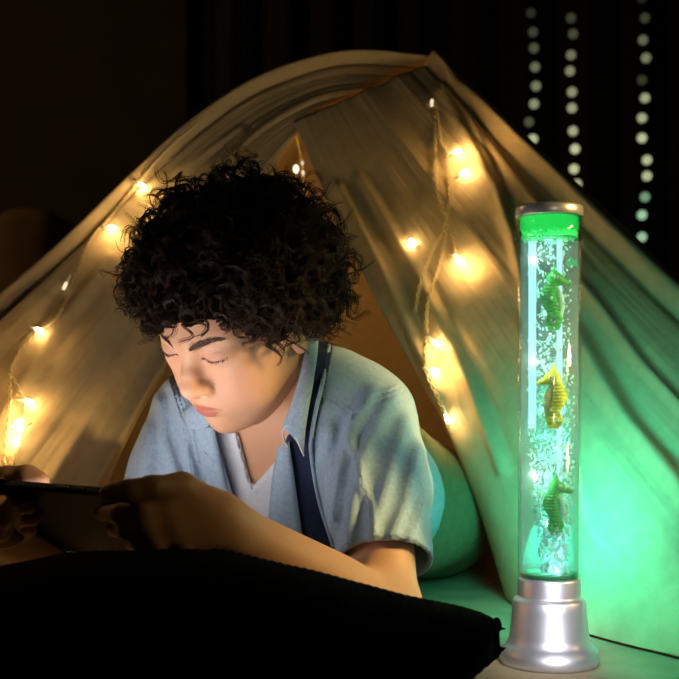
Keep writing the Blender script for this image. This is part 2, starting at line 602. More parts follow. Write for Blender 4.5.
def make_brows():
    r = np.random.default_rng(5); out = []
    c = np.array([(87, 10, 33), (86.5, 17, 36), (83, 26, 39), (77, 36, 40.5), (69, 44, 39.5)])
    for side in (1, -1):
        for i in range(330):
            s = r.uniform(0, 1) ** .9
            q = spline(c, 200)[int(s * 199)].copy()
            wid = np.interp(s, [0, .2, .55, 1], [1.3, 3.4, 3.2, 1.0])
            q[2] += r.normal() * wid * .72
            tdir = np.array([-.2, 1.0, .35 * (1 - 2.0 * s)]) + r.normal(size=3) * .18
            ln = r.uniform(4, 8) * (1 - .35 * s)
            pts = q + unit(tdir) * (np.linspace(0, 1, 6) * ln)[:, None]
            out.append(pts)
    o = to_skin(np.array(out).reshape(-1, 3), .35).reshape(-1, 6, 3)
    o[330:, :, 1] *= -1
    return o


def make_lashes():
    r = np.random.default_rng(6); out = []
    for side in (1, -1):
        line = to_skin(spline(EYE_LINE + np.array([0, 0, .3]), 160), .32)
        for i in range(95):
            q = line[r.integers(0, 160)]
            f = (q[1] - 15) / 29
            d = unit([1.0, (f - .35) * 1.1, -.75]); l = r.uniform(3.0, 5.2) * (.55 + .6 * f)
            tt = np.linspace(0, 1, 6)
            pts = q + d * (tt * l)[:, None] + np.array([0, 0, 1.0]) * (tt ** 2 * 1.6)[:, None]
            pts[:, 1] *= side; out.append(pts)
        for k in range(2):                                            # the dark lash line itself
            pts = line[np.linspace(4, 156, 6).astype(int)] + np.array([.2, 0, -.25 * k])
            pts[:, 1] *= side; out.append(pts)
    return np.array(out)
# ------------------------------------------------------------------ tablet frame (needed by the hands)
TR = np.array([-.154, .95, .168])                     # right end of the edge that faces the camera
TE = unit([-.79, .61, 0]); TD = np.array([.61 * .82, .79 * .82, -.572]); TD = unit(TD)
TN = unit(np.cross(TE, TD)); TN = TN if TN[2] > 0 else -TN      # screen side
TW, TH, TT = .236, .142, .0085


def on_back(px, py, off):
    """point on the view line of a pixel that lies off metres behind the tablet's back"""
    d = P(px, py, 1.0) - np.array([0, 0, CZ]); o = np.array([0, 0, CZ])
    c = TR - TN * (TT / 2 + off)
    return o + d * (((c - o) @ TN) / (d @ TN))


def pix(p):
    return CX + FPX * p[:, 0] / p[:, 1], HY - FPX * (p[:, 2] - CZ) / p[:, 1]


def relief(p, line, w, amp):
    """a fold that runs along a line over the cloth (drawn through pixel points)"""
    u, v = pix(p); q = np.stack([u, v, 0 * u], 1)
    return amp * np.exp(-(chain(q, [(a, b, 0) for a, b in line], [0] * len(line)) / w) ** 2)


# joints
LS, LE, LW = P(368, 415, 1.215), P(388, 615, 1.10), P(236, 531, .985)
RS, RE, RW = P(196, 412, 1.325), P(128, 588, 1.24), P(-34, 512, 1.105)
HIP = np.array([.085, 1.63, .086]); KN_L, KN_R = np.array([.22, 2.02, .062]), np.array([.04, 2.06, .062])


def arm_l(p):
    d = cap(p, LS, LE, .036, .029)
    e = chain(p, [LE, LE * .62 + LW * .38, LW], [.029, .0285, .0205])
    return smin(d, e, .02)


def hand_l(p):
    W = LW
    mc = {'i': P(168, 497, .955), 'm': P(168, 513, .950), 'r': P(174, 530, .950), 'l': P(183, 544, .955)}
    d = cap(p, LW, P(214, 519, .972), .0205, .0175)
    for k, r in (('i', .0105), ('m', .0108), ('r', .0102), ('l', .0092)):
        d = smin(d, cap(p, P(222, 524, .975), mc[k], .016, r), .014)
    d = smin(d, cap(p, P(214, 512, .968), P(182, 487, .958), .0155, .0118), .014)       # ball of the thumb
    f = .0074
    fi = [[mc['i'], P(142, 510, .940), P(120, 513.5, .945), on_back(101, 513, f * .9)],
          [mc['m'], P(146, 527, .938), P(128, 530, .945), on_back(113, 529, f * .9)],
          [mc['r'], P(156, 542, .944), P(142, 544, .952), on_back(131, 543, f * .9)],
          [mc['l'], P(170, 553, .955), P(158, 554, .965), P(149, 553, .975)]]
    rr = [[.0102, .0086, .0079, .0064], [.0104, .0088, .0081, .0066], [.0098, .0083, .0076, .0062], [.0088, .0072, .0066, .0055]]
    for pts, r in zip(fi, rr):
        c = chain(p, pts, r, .003)
        d = smin(d, c, .0045)
    th = chain(p, [P(182, 487, .956), P(152, 487, .938), P(128, 491, .930), P(108, 493.5, .931)], [.0115, .0090, .0088, .0072], .004)
    d = smin(d, th, .005)
    return d


def hand_r(p):
    d = cap(p, RW, P(-22, 505, 1.10), .021, .019)
    for a, b in ((P(-20, 505, 1.10), P(-12, 486, 1.085)), (P(-26, 512, 1.085), P(-14, 508, 1.055)), (P(-26, 518, 1.085), P(-14, 522, 1.06)), (P(-26, 525, 1.09), P(-14, 535, 1.07))):
        d = smin(d, cap(p, a, b, .017, .0105), .012)
    th = chain(p, [P(-16, 484, 1.085), P(8, 478, 1.075), P(28, 477, 1.07), P(40, 481, 1.065)], [.0125, .0108, .0108, .0088], .004)
    d = smin(d, th, .006)
    for pts in ([P(-14, 508, 1.055), P(2, 505, 1.04), on_back(18, 506, .0068), on_back(30, 508, .0066)],
                [P(-14, 522, 1.06), P(2, 519, 1.04), on_back(18, 519, .0068), on_back(34, 520, .0066)],
                [P(-14, 535, 1.07), P(2, 531, 1.05), on_back(16, 530, .0068), on_back(31, 530, .0066)],
                [P(-16, 545, 1.085), P(-2, 541, 1.07), P(8, 540, 1.065), P(18, 539, 1.06)]):
        d = smin(d, chain(p, pts, [.0096, .0082, .0076, .0062], .003), .0045)
    return d


def arm_r(p):
    d = cap(p, RS, RE, .036, .029)
    return smin(d, chain(p, [RE, RE * .6 + RW * .4, RW], [.029, .028, .021]), .02)


CH = P(268, 480, 1.345)                                # middle of the chest


def torso(p):
    """naked trunk, shoulders to pelvis"""
    ax = unit(LS - RS)
    sL, sR = LS - ax * .055, RS + ax * .055
    lo = .03 * np.array([0, 0, 1.0])
    hL, hR = HIP + ax * .07, HIP - ax * .07
    m1 = CH + ax * .055; m2 = CH - ax * .055
    d = chain(p, [sL, m1, hL], [.050, .078, .074])
    d = smin(d, chain(p, [sR, m2, hR], [.050, .078, .074]), .05)
    d = smin(d, cap(p, sL, sR, .052, .052), .04)
    d = smin(d, cap(p, NECK1 + np.array([0, .02, 0]), CH, .055, .07), .04)
    return d


def skin_trunk(p):
    return smin(torso(p), neck_sdf(p), .015)


NECKLINE = [(205, 350), (226, 400), (239, 436), (252, 487), (284, 452), (304, 430), (318, 380), (320, 330), (205, 330)]


def in_neck(p):
    """negative inside the neck opening of the T-shirt"""
    return np.maximum(poly_in(p, NECKLINE) * p[:, 1] / FPX, p[:, 1] - NECK1[1] - .02)


def tee_sdf(p):
    d = torso(p) - .006 - .0012 * vnoise(p / .03, 21)
    d = d - relief(p, [(237, 437), (244, 465), (251, 490)], 3.5, .0022) - relief(p, [(251, 490), (268, 470), (286, 452)], 3.5, .0022)
    d = d - relief(p, [(266, 480), (262, 540)], 5, .003) - relief(p, [(280, 470), (278, 540)], 4, .003)
    return smax(d, -in_neck(p), .003)


def sleeve_l(p):
    ax0, ax1, ax2 = P(366, 418, 1.225), P(380, 488, 1.18), P(385, 575, 1.125)
    return chain(p, [ax0, ax1, ax2], [.052, .0475, .0465], .02)


def sleeve_r(p):
    return chain(p, [P(198, 418, 1.33), P(176, 470, 1.295), P(150, 545, 1.25)], [.052, .046, .046], .02)


def poly_in(p, poly):
    """signed pixel distance to a polygon (negative inside)"""
    u, v = pix(p); n = len(poly)
    d = np.full(len(u), 1e9); s = np.ones(len(u))
    for i in range(n):
        a = poly[i]; b = poly[i - 1]
        ex, ey = b[0] - a[0], b[1] - a[1]; wx, wy = u - a[0], v - a[1]
        t = np.clip((wx * ex + wy * ey) / (ex * ex + ey * ey), 0, 1)
        d = np.minimum(d, (wx - ex * t) ** 2 + (wy - ey * t) ** 2)
        c1 = v >= a[1]; c2 = v < b[1]; c3 = ex * wy > ey * wx
        flip = (c1 & c2 & c3) | (~c1 & ~c2 & ~c3)
        s = np.where(flip, -s, s)
    return s * np.sqrt(d)


FOLDS = [  # (line, width px, height m) on the shirt
    ([(372, 392), (352, 425), (338, 470), (334, 520)], 7, .006), ([(392, 396), (368, 440), (352, 500), (346, 548)], 8, .0055),
    ([(405, 420), (392, 470), (372, 530)], 7, .004), ([(418, 450), (406, 505), (388, 545)], 7, .0045), ([(350, 440), (368, 500), (376, 545)], 4, .003),
    ([(425, 500), (410, 540), (402, 556)], 5, .003), ([(330, 430), (325, 480), (330, 530)], 6, .0045),
    ([(170, 385), (182, 430), (192, 470), (196, 492)], 5, .0055), ([(160, 400), (164, 440), (178, 480)], 6, .005), ([(150, 430), (146, 470), (142, 500)], 6, .004),
    ([(182, 395), (200, 450), (208, 480)], 3.5, .004), ([(186, 372), (196, 400), (204, 425)], 5, .003)]
SEAMS = [[(322, 391), (340, 405), (353, 415)], [(353, 415), (372, 398), (399, 387)], [(170, 365), (172, 385), (184, 420)]]


CUFF_N = unit(P(384, 575, 1.118) - P(378, 480, 1.18)); CUFF_C = P(385, 562, 1.128)
OPEN = [(196, 330), (206, 420), (215, 440), (232, 500), (246, 560), (336, 560), (333, 545), (319, 500), (312, 460), (311, 440), (316, 410), (322, 385), (329, 345), (330, 300), (196, 300)]


def shirt_base(p):
    d = smin(torso(p) - .013, sleeve_l(p), .022)
    return smin(d, sleeve_r(p), .022)


def shirt_solid(p):
    d = shirt_base(p) - .0020 * vnoise(p / np.array([.05, .05, .08]), 31) - .0008 * vnoise(p / .022, 32)
    front = p[:, 1] < 1.42
    f = 0
    for l, w, a in FOLDS: f = f + relief(p, l, w, a * 1.5)
    for l in SEAMS: f = f + relief(p, l, 1.6, .0018) - relief(p, [(x + 3, y + 2) for x, y in l], 1.6, .0014)
    f = f + relief(p, [(340, 541), (385, 551), (430, 552)], 1.5, -.0015)
    return d - np.where(front, f, 0)


def shirt_sdf(p):
    b = shirt_base(p)
    s = shirt_solid(p)
    d = np.where(p[:, 1] > 1.44, s, smax(s, -(b + .0045), .002))     # hollow towards the front
    cut = np.maximum((CUFF_C - p) @ CUFF_N, sph(p, CUFF_C, .095))    # beyond the cuff
    d = smax(d, -cut, .0025)
    cr = P(154, 530, 1.257); nr = unit(P(146, 560, 1.245) - P(176, 470, 1.295))
    d = smax(d, -np.maximum((cr - p) @ nr, sph(p, cr, .09)), .0025)
    o = poly_in(p, OPEN) * p[:, 1] / FPX
    d = smax(d, -np.maximum(o, p[:, 1] - NECK1[1] - .03), .0025)      # open front
    d = smax(d, p[:, 1] - 1.405 + .06 * np.abs(p[:, 0] - .03), .006)   # the hem over the trousers
    return smax(d, -np.minimum(neck_sdf(p) - .010, sph(p, from_head((0, 0, 10)), .09)), .0025)


def on_shirt(pts, off=0.0):
    """points where the view lines of pixels meet the shirt, moved off metres towards the eye"""
    o = np.array([0, 0, CZ]); out = []
    f = lambda q: np.minimum(torso(q) - .013, neck_sdf(q) - .004)
    for px, py, of in [(q[0], q[1], q[2] if len(q) > 2 else off) for q in pts]:
        d = unit(P(px, py, 1) - o); t = 1.02
        for _ in range(60): t += .8 * float(f((o + d * t)[None])[0])
        if not 1 < t < 1.4: t = 1.24
        out.append(o + d * (t - of))
    return np.array(out)
# ------------------------------------------------------------------ build the person
person = empty('person', (.05, 1.45, 0), 'person in an open pale blue shirt lying propped on the elbows, holding a tablet', 'person')
M_skin = mat('skin', attr='skin', rough=.5, spec=.3, sss=.25, bump=('noise', 900, .08, .0006))
M_hair = mat('hair_strands', col=(.028, .0125, .007), rough=.48, spec=.22)
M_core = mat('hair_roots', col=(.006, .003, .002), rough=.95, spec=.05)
M_brow = mat('brow_hair', col=(.07, .038, .025), rough=.6, spec=.2)
M_shirt = mat('chambray', col=srgb(150, 172, 196), rough=.85, spec=.15, noise=(260, .12), bump=('weave', 520, .25, .0006), sheen=.15)
M_navy = mat('navy_gap_shade', col=srgb(44, 54, 84), rough=.85, spec=.15, noise=(200, .15))
M_tee = mat('white_cotton', col=srgb(205, 210, 222), rough=.9, spec=.1, noise=(120, .06))
M_trouser = mat('pale_trousers', col=srgb(132, 124, 92), rough=.9, spec=.1, noise=(90, .12), bump=('weave', 420, .25, .0006))

parts = [mesh_sdf(face_sdf_world, HO - .15, HO + np.array([.22, .15, .16]), .0011)]


def slab(p):
    q = np.abs((p - (TR + TE * TW / 2 + TD * TH / 2)) @ np.array([TE, TD, TN]).T) - np.array([TW, TH, TT + .0012]) / 2 - .0003
    return np.linalg.norm(np.maximum(q, 0), axis=1) + np.minimum(q.max(1), 0)


ah = lambda p: smax(smin(arm_l(p), hand_l(p), .008), -slab(p), .001)
parts.append(mesh_sdf(ah, (-.22, .88, .01), (.10, 1.25, .25), .0013))
ahr = lambda p: smax(smin(arm_r(p), hand_r(p), .008), -slab(p), .001)
parts.append(mesh_sdf(ahr, (-.40, 1.0, .03), (-.14, 1.36, .27), .0016))
parts.append(mesh_sdf(skin_trunk, (-.25, 1.12, -.01), (.2, 1.45, .33), .004))
n = 0; VV = []; FF = []
for v, f in parts:
    VV.append(v); FF.append(f + n); n += len(v)
VV = np.concatenate(VV); FF = np.concatenate(FF)
body = mesh('body', VV, FF, M_skin, person)
point_color(body, 'skin', skin_colors(VV))

Vc, Fc = mesh_sdf(hair_core_sdf, HO - .2, HO + np.array([.2, .2, .22]), .003)
hair = mesh('hair', Vc, Fc, M_core, person)
V2, F2 = strands_mesh(from_head(make_hair()), .00042)
curls = mesh('curls', V2, F2, M_hair, hair)
for st, nm, mt, rd in ((make_brows(), 'eyebrow', M_brow, .00018), (make_lashes(), 'eyelashes', M_hair, .00015)):
    for sd in (1, -1):
        V2, F2 = strands_mesh(from_head(st[st[:, 0, 1] * sd > 0]), rd)
        mesh(nm, V2, F2, mt, person)

V2, F2 = mesh_sdf(tee_sdf, (-.22, 1.1, -.01), (.18, 1.36, .31), .0025)
tee = mesh('t_shirt', V2, F2, M_tee, person)
tee['label'] = 'white T-shirt with a notched neckline'
V2, F2 = mesh_sdf(shirt_sdf, (-.29, 1.02, .0), (.23, 1.80, .33), .0019)
shirt = mesh('shirt', V2, F2, M_shirt, person)
shirt['label'] = 'pale blue chambray short-sleeved shirt worn open'


def ribbon(name, A, B, mt, parent, th=.0022, n=40, k=6, arch=0.0, sub=0):
    """cloth strip between two border lines"""
    a = spline(A, n); b = spline(B, n)
    t = np.linspace(0, 1, k)
    nrm = unit(np.cross(a[-1] - a[0], (b - a)[n // 2]))
    if nrm[1] > 0: nrm = -nrm
    V = (a[:, None] * (1 - t)[None, :, None] + b[:, None] * t[None, :, None]) + nrm * (np.sin(t * math.pi) * arch)[None, :, None]
    o = mesh(name, V.reshape(-1, 3), grid_faces(n, k), mt, parent)
    m = o.modifiers.new('s', 'SOLIDIFY'); m.thickness = th; m.offset = 0
    return o


# collar leaf on the person's left with its turned tip, the front bands and a navy strip: inner side with the gap's shade painted in
ribbon('gap_shade', on_shirt([(318, 340), (312, 362), (306, 395), (298, 425), (286, 440), (288, 470), (297, 505), (305, 548)], .003),
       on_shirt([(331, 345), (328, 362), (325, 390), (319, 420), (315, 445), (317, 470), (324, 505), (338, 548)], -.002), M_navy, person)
collar = ribbon('collar', on_shirt([(318, 336), (316, 362), (312, 388), (308, 412), (305, 436), (304, 456)], .010),
                on_shirt([(308, 336), (304, 360), (298, 385), (290, 410), (283, 427), (291, 431)], .011), M_shirt, person, arch=.004)
MB().tube(spline(on_shirt([(288, 447), (284, 440), (283, 431), (287, 426), (293, 431), (299, 445), (304, 456)], .013), 50), .0008, 6).build('collar_edge', M_tee, collar)
ribbon('placket', on_shirt([(279, 446), (274, 470), (270, 505), (267, 548)], .007),
       on_shirt([(289, 442), (293, 468), (298, 505), (304, 548)], .009), M_shirt, person, arch=.003)
MB().tube(spline(on_shirt([(329, 345), (322, 385), (316, 410), (311, 440), (312, 460), (319, 500), (333, 546)], .004), 60), .0022, 8).build('front_edge', M_shirt, shirt)
MB().tube(spline(on_shirt([(215, 440), (232, 500), (246, 556)], .004), 40), .002, 8).build('front_edge', M_shirt, shirt)
pl = ribbon('placket', on_shirt([(193, 426), (197, 450), (203, 480), (210, 522)], .009),
            on_shirt([(214, 426), (219, 452), (226, 485), (234, 522)], .011), M_shirt, person, arch=.003)
ribbon('collar', on_shirt([(206, 392), (193, 402), (184, 412), (188, 428)], .011),
       on_shirt([(226, 410), (216, 416), (210, 424), (204, 430)], .015), M_shirt, person, arch=.003)
MB().lathe([(1e-6, .0018), (.002, .0018), (.0036, .0024), (.0040, .0014), (.0040, 0), (1e-6, 0)], on_shirt([(207, 452)], .0125)[0], 24, axis=(-.25, -.9, .3)).build('button', M_shirt, pl)


def legs(p):
    ax = unit(LS - RS)
    d = cap(p, HIP - np.array([.045, .14, -.035]), HIP + np.array([.01, .05, -.01]), .084, .090)
    d = smin(d, cap(p, HIP - ax * .06 - np.array([.03, .08, -.015]), HIP + ax * .06 - np.array([.03, .08, -.015]), .084, .084), .04)
    d = smin(d, cap(p, HIP - np.array([.06, .19, -.055]), HIP - np.array([.03, .08, -.02]), .097, .095), .03)
    d = smin(d, chain(p, [HIP + ax * .055, KN_L, KN_L + np.array([.04, .36, .0])], [.082, .058, .045]), .04)
    d = smin(d, chain(p, [HIP - ax * .055, KN_R, KN_R + np.array([.02, .36, .0])], [.082, .058, .045]), .04)
    return d - .004 * vnoise(p / .06, 44) - .002 * vnoise(p / .025, 45)


V2, F2 = mesh_sdf(legs, (-.20, 1.3, -.02), (.40, 2.55, .24), .006)
V2[:, 2] = np.maximum(V2[:, 2], .003)
mesh('trousers', V2, F2, M_trouser, person)
# ------------------------------------------------------------------ tablet
tc = TR + TE * TW / 2 + TD * TH / 2
tablet = empty('tablet', tc - np.array([0, 0, .04]), 'slim black tablet held in both hands, its lit screen turned to the face', 'tablet')
RT = np.array([TE, TD, TN])
M_tab = mat('tablet_shell', col=(.002, .002, .0022), rough=.55, spec=.2, noise=(40, .1))
MB().box(tc, (TW, TH, TT), RT).build('shell', M_tab, tablet, smooth=False, bevel=.0028)
MB().box(tc + TN * (TT / 2 + .0004), (TW - .016, TH - .018, .0006), RT).build('screen', emitmat('screen_light', (1.0, .93, .88), 3.0), tablet, smooth=False)
light('screen_glow', 'AREA', tc + TN * (TT / 2 + .002), (.30), (1.0, .93, .88), size=TW - .02, sizey=TH - .02, target=from_head((60, 0, -30)), spot=110, parent=tablet)
M_key = mat('side_key', col=(.05, .05, .055), rough=.35)
for a, w in ((.078, .009), (.100, .016)):
    MB().box(TR + TE * a - TD * .0004, (w, .0022, .0026), RT).build('button', M_key, tablet, smooth=False, bevel=.0008)
MB().lathe([(1e-6, .0012), (.004, .0012), (.0052, 0), (1e-6, 0)], tc - TN * (TT / 2) + TE * .085 - TD * .045, 24, axis=-TN).build('camera_lens', M_key, tablet)

# ------------------------------------------------------------------ ribbed cushion
M_cord = mat('black_corduroy', col=(.0026, .0024, .0021), rough=.95, spec=.04, noise=(180, .25))


def cushion():
    nu, nv = 1000, 120
    x0, x1 = -.335, .121
    u = np.linspace(0, 1, nu); v = np.linspace(0, 2 * math.pi, nv, endpoint=False)
    X = x0 + (x1 - x0) * u
    Y = np.interp(u, [0, .5, 1], [.87, .89, .955])
    top = np.interp(X, [-.335, -.28, -.2, -.10, -.03, .043, .090, .112, .121], [.083, .115, .130, .1290, .112, .088, .077, .069, .055])
    k = np.ones(5) / 5
    kk = 41; top = np.convolve(np.pad(top, kk // 2, mode='edge'), np.ones(kk) / kk, 'valid')
    bot = np.interp(u, [0, .06, .3, .80, .92, .985, 1], [.045, .012, .002, .002, .018, .038, .046])
    dep = np.interp(u, [0, .5, 1], [.10, .088, .07]) * np.clip(1 - np.abs(2 * u - 1) ** 3.5, 0, 1) ** .5 + .006
    h = (top - bot) / 2; mid = (top + bot) / 2
    c, s = np.cos(v), np.sin(v)
    sq = lambda t, e: np.sign(t) * np.abs(t) ** e
    rib = .0011 * np.abs(np.sin(u * (x1 - x0) / .0062 * math.pi + .6 * np.sin(3 * u)))
    lump = vnoise(np.stack(np.meshgrid(u * 6, np.cos(v) * 1.5, indexing='ij') + [np.zeros((nu, nv)) + np.sin(v) * 1.5], -1).reshape(-1, 3), 8).reshape(nu, nv) * .004
    r = rib[:, None] + lump * np.clip(dep / .1, 0, 1)[:, None]
    YY = Y[:, None] + (dep[:, None] + r) * sq(c, .8)[None]
    ZZ = mid[:, None] + (h[:, None] + r) * sq(s, .8)[None]
    XX = np.repeat(X[:, None], nv, 1) + (.012 * (1 - np.abs(sq(c, .8)))[None] * (u[:, None] > .5))
    V = np.stack([XX, YY, np.maximum(ZZ, .0025)], -1).reshape(-1, 3)
    F = [tuple(f) for f in grid_faces(nu, nv, True)] + [tuple(range(nv))[::-1], tuple((nu - 1) * nv + j for j in range(nv))]
    return V, F


cu = empty('cushion', (-.1, .93, 0), 'long black corduroy cushion with fine ribs lying in front of the person', 'cushion')
V, F = cushion()
give = lambda q: np.minimum(np.minimum(np.minimum(ah(q), ahr(q)), shirt_base(q)), slab(q))
for _ in range(8):                                                  # the soft cushion gives way under the arms
    dd = give(V); k = np.where(dd < .002)[0]
    if not len(k): break
    g = np.stack([give(V[k] + np.eye(3)[i] * .0008) - give(V[k] - np.eye(3)[i] * .0008) for i in range(3)], 1)
    g /= np.linalg.norm(g, axis=1, keepdims=True) + 1e-9
    V[k] += g * (.0024 - dd[k])[:, None]
V[:, 2] = np.maximum(V[:, 2], .0025)
mesh('cover', V, F, M_cord, cu)
MB().tube(spline([(.121, .955 + a, .052 + b) for a, b in ((-.008, .012), (.0, .014), (.006, .004), (.0, -.008), (-.006, -.006))], 24) + [.004, 0, 0], .0032, 8).build('corner_tuft', M_cord, cu)

# ------------------------------------------------------------------ room
M_floor = mat('mat_floor', col=(.34, .27, .17), rough=.75, spec=.2, noise=(14, .25), bump=('noise', 240, .2, .001))
fl = mesh('floor', [(-2.6, -.6, 0), (2.6, -.6, 0), (2.6, 4.2, 0), (-2.6, 4.2, 0)], [(0, 1, 2, 3)], M_floor); tag(fl, 'pale mat floor', kind='structure')
M_wall = mat('dark_wall', col=(.09, .075, .06), rough=.9, noise=(6, .15))
for nm, v in (('wall_back', [(-2.6, 4.2, 0), (2.6, 4.2, 0), (2.6, 4.2, 2.6), (-2.6, 4.2, 2.6)]), ('wall_left', [(-2.6, -.6, 0), (-2.6, 4.2, 0), (-2.6, 4.2, 2.6), (-2.6, -.6, 2.6)]),
              ('wall_right', [(2.6, 4.2, 0), (2.6, -.6, 0), (2.6, -.6, 2.6), (2.6, 4.2, 2.6)])):
    tag(mesh(nm, v, [(0, 1, 2, 3)], M_wall), nm.replace('_', ' '), kind='structure')
# pleated curtain behind the hanging lights
n, m = 420, 8
xs = np.linspace(-.5, 2.3, n)
V = [(x, 3.95 + .035 * math.sin(x * 38 + 1.2 * math.sin(x * 5)) + .01 * math.sin(x * 91), z) for x in xs for z in np.linspace(.01, 2.35, m)]
cur = mesh('curtain', V, grid_faces(n, m), mat('dark_curtain', col=(.035, .032, .022), rough=.95, noise=(30, .2)))
tag(cur, 'dark pleated curtain hanging behind the strings of round lights', 'curtain')

# ------------------------------------------------------------------ tent
M_cloth = mat('tent_cotton', col=(.60, .46, .28), rough=.92, spec=.08, noise=(60, .08), bump=('weave', 330, .35, .0009))
tent = empty('play_tent', (.1, 1.6, 0), 'cream cotton tent with its front flaps parted around the person', 'tent')


def curve_t(pts, n):
    return spline([P(*p) if len(p) == 3 else p for p in pts], n)


NS, NT = 260, 240


def flap(name, inner, outer, bulge, seed, folds, extra=None, lines=()):
    I = curve_t(inner, NT); O = curve_t(outer, NT)
    s = np.linspace(0, 1, NS); t = np.linspace(0, 1, NT)
    S_, T_ = np.meshgrid(s, t, indexing='xy')
    V = I[:, None] * (1 - S_)[..., None] + O[:, None] * S_[..., None]
    V = V + bulge(S_, T_)[..., None] * np.array([0, -1.0, 0])
    du = np.gradient(V, axis=1); dv = np.gradient(V, axis=0)
    N = np.cross(du, dv); N /= np.linalg.norm(N, axis=2, keepdims=True) + 1e-9
    N *= np.sign(-N[..., 1:2] + 1e-9)
    fs, amp = folds
    w = S_ + .02 * np.sin(5 * T_ + seed)
    q = lambda a, b, sd: vnoise(np.stack([w * a, T_ * b, 0 * w + seed], -1).reshape(-1, 3), sd).reshape(w.shape)
    d = amp * (1 - 2 * np.abs(q(fs, .9, 1))) * (.35 + .65 * T_)
    d += amp * .45 * q(fs * 2.6, 1.6, 2) * (.5 + .5 * T_) + amp * .10 * q(fs * 7, 3.0, 3) + .0005 * q(fs * 17, 12, 4)
    d *= np.minimum(1, S_ / .04 + .25)
    if extra is not None: d += extra(S_, T_)
    for l, w_, a_ in lines:
        pp = V.reshape(-1, 3)
        d += (relief(pp, l, w_, a_) - relief(pp, [(x + w_ * 1.5, y - w_ * .6) for x, y in l], w_ * 1.2, a_ * .6)).reshape(d.shape)
    V = V + N * d[..., None]
    V[..., 2] = np.maximum(V[..., 2], .003)
    o = mesh(name, V.reshape(-1, 3), grid_faces(NT, NS), M_cloth, tent)
    so = o.modifiers.new('s', 'SOLIDIFY'); so.thickness = .0018; so.offset = 0
    return I, O, V


hem = lambda S_, T_: .016 * np.exp(-((S_ - .955) / .035) ** 2) - .006 * np.exp(-((S_ - .90) / .018) ** 2)
RI, RO, RV = flap('front_flap', [(294, 122, 1.75), (340, 228, 1.66), (394, 332, 1.56), (444, 424, 1.485), (480, 510, 1.445), (508, 600, 1.43)],
              [(440, 58, 1.80), (558, 170, 1.62), (679, 290, 1.43), (850, 455, 1.27), (1040, 637, 1.21)],
              lambda s, t: .33 * t ** 3.2 * np.sin(np.pi * np.clip(s, 0, 1)) ** .55, 3.1, (5.0, .009), hem,
              [([(448, 84), (500, 160), (545, 215)], 6, .010), ([(443, 92), (482, 165), (512, 235), (530, 300)], 7, .011), ([(470, 120), (496, 175), (505, 215)], 4, .006), ([(575, 330), (625, 420), (690, 500)], 9, .012),
               ([(585, 290), (640, 365), (690, 420)], 6, .007), ([(340, 190), (390, 285), (440, 390)], 7, .010), ([(360, 180), (410, 260), (470, 380), (505, 470)], 6, .007), ([(520, 330), (560, 430), (600, 540)], 9, .006)])
LI, LO, LV = flap('front_flap', [(291, 122, 1.76), (266, 186, 1.70), (214, 292, 1.61), (150, 396, 1.52), (105, 492, 1.46), (72, 600, 1.43)],
              [(438, 62, 1.83), (350, 56, 1.82), (264, 80, 1.79), (198, 121, 1.74), (134, 178, 1.69), (66, 243, 1.62), (0, 299, 1.56), (-130, 410, 1.47), (-330, 590, 1.42), (-360, 610, 1.40)],
              lambda s, t: .10 * t ** 2 * np.sin(np.pi * np.clip(s, 0, 1)), 8.3, (4.2, .010), hem,
              [([(160, 310), (110, 390), (50, 480)], 9, .012), ([(190, 320), (135, 410), (90, 490)], 6, .009), ([(110, 260), (60, 330), (5, 410)], 7, .007), ([(240, 130), (190, 165), (140, 200)], 5, .006)])
# side panels from the front ridges back to the rear, and the rear panel
BA = P(352, 84, 2.45); BL = np.array([-.62, 2.5, .003]); BR = np.array([.66, 2.5, .003])


def sheet(name, A, B, n=60, m=40, amp=.01, seed=0):
    a = spline(A, n); b = spline(B, n)
    t = np.linspace(0, 1, m)
    V = a[:, None] * (1 - t)[None, :, None] + b[:, None] * t[None, :, None]
    q = vnoise(V.reshape(-1, 3) * np.array([9, 9, 3]), seed).reshape(n, m)
    V = V + (amp * q * np.sin(np.pi * t)[None])[..., None] * np.array([0, 1.0, .2])
    V[..., 2] = np.maximum(V[..., 2], .002)
    o = mesh(name, V.reshape(-1, 3), grid_faces(n, m), M_cloth, tent)
    so = o.modifiers.new('s', 'SOLIDIFY'); so.thickness = .0018; so.offset = 0


lt = np.linspace(0, 1, 12)[:, None]
sheet('side_panel', RO[::20] , (BA + (BR - BA) * np.linspace(0, 1, len(RO[::20]))[:, None]), seed=4)
sheet('side_panel', LO[::20], (BA + (BL - BA) * np.linspace(0, 1, len(LO[::20]))[:, None]), seed=5)
sheet('rear_panel', BA + (BL - BA) * lt, BA + (BR - BA) * lt, amp=.02, seed=6)
# poles inside the two front ridges
M_pole = mat('pole_wood', col=(.25, .16, .08), rough=.6, noise=(30, .2))
for C_ in (RO, LO):
    i0 = 10 if C_ is RO else 60
    a, b = C_[i0] + [0, .012, -.006], C_[-1] + [0, .03, 0]; b[2] = .0
    MB().tube(spline(C_[i0:][::18] + np.array([0, .016, -.004]), 60), .009, 10).build('pole', M_pole, tent)

# ------------------------------------------------------------------ fairy lights
M_wire = mat('clear_wire', col=(.72, .58, .32), rough=.35, spec=.6)
M_cap = mat('clear_socket', col=(.75, .70, .55), rough=.3, spec=.6)
M_led = emitmat('warm_led', (1.0, .74, .34), 60)
M_led_dim = emitmat('warm_led_faint', (1.0, .80, .50), 1.1)
WARM = (1.0, .60, .20)
LED_W = .36


def surf(V, px, py, off=.006):
    """nearest cloth vertex seen at a pixel, lifted off the cloth"""
    q = V.reshape(-1, 3); u, v = pix(q)
    k = np.argsort((u - px) ** 2 + (v - py) ** 2)[:6]
    D = q[k, 1].min()
    return P(px, py, D - off)


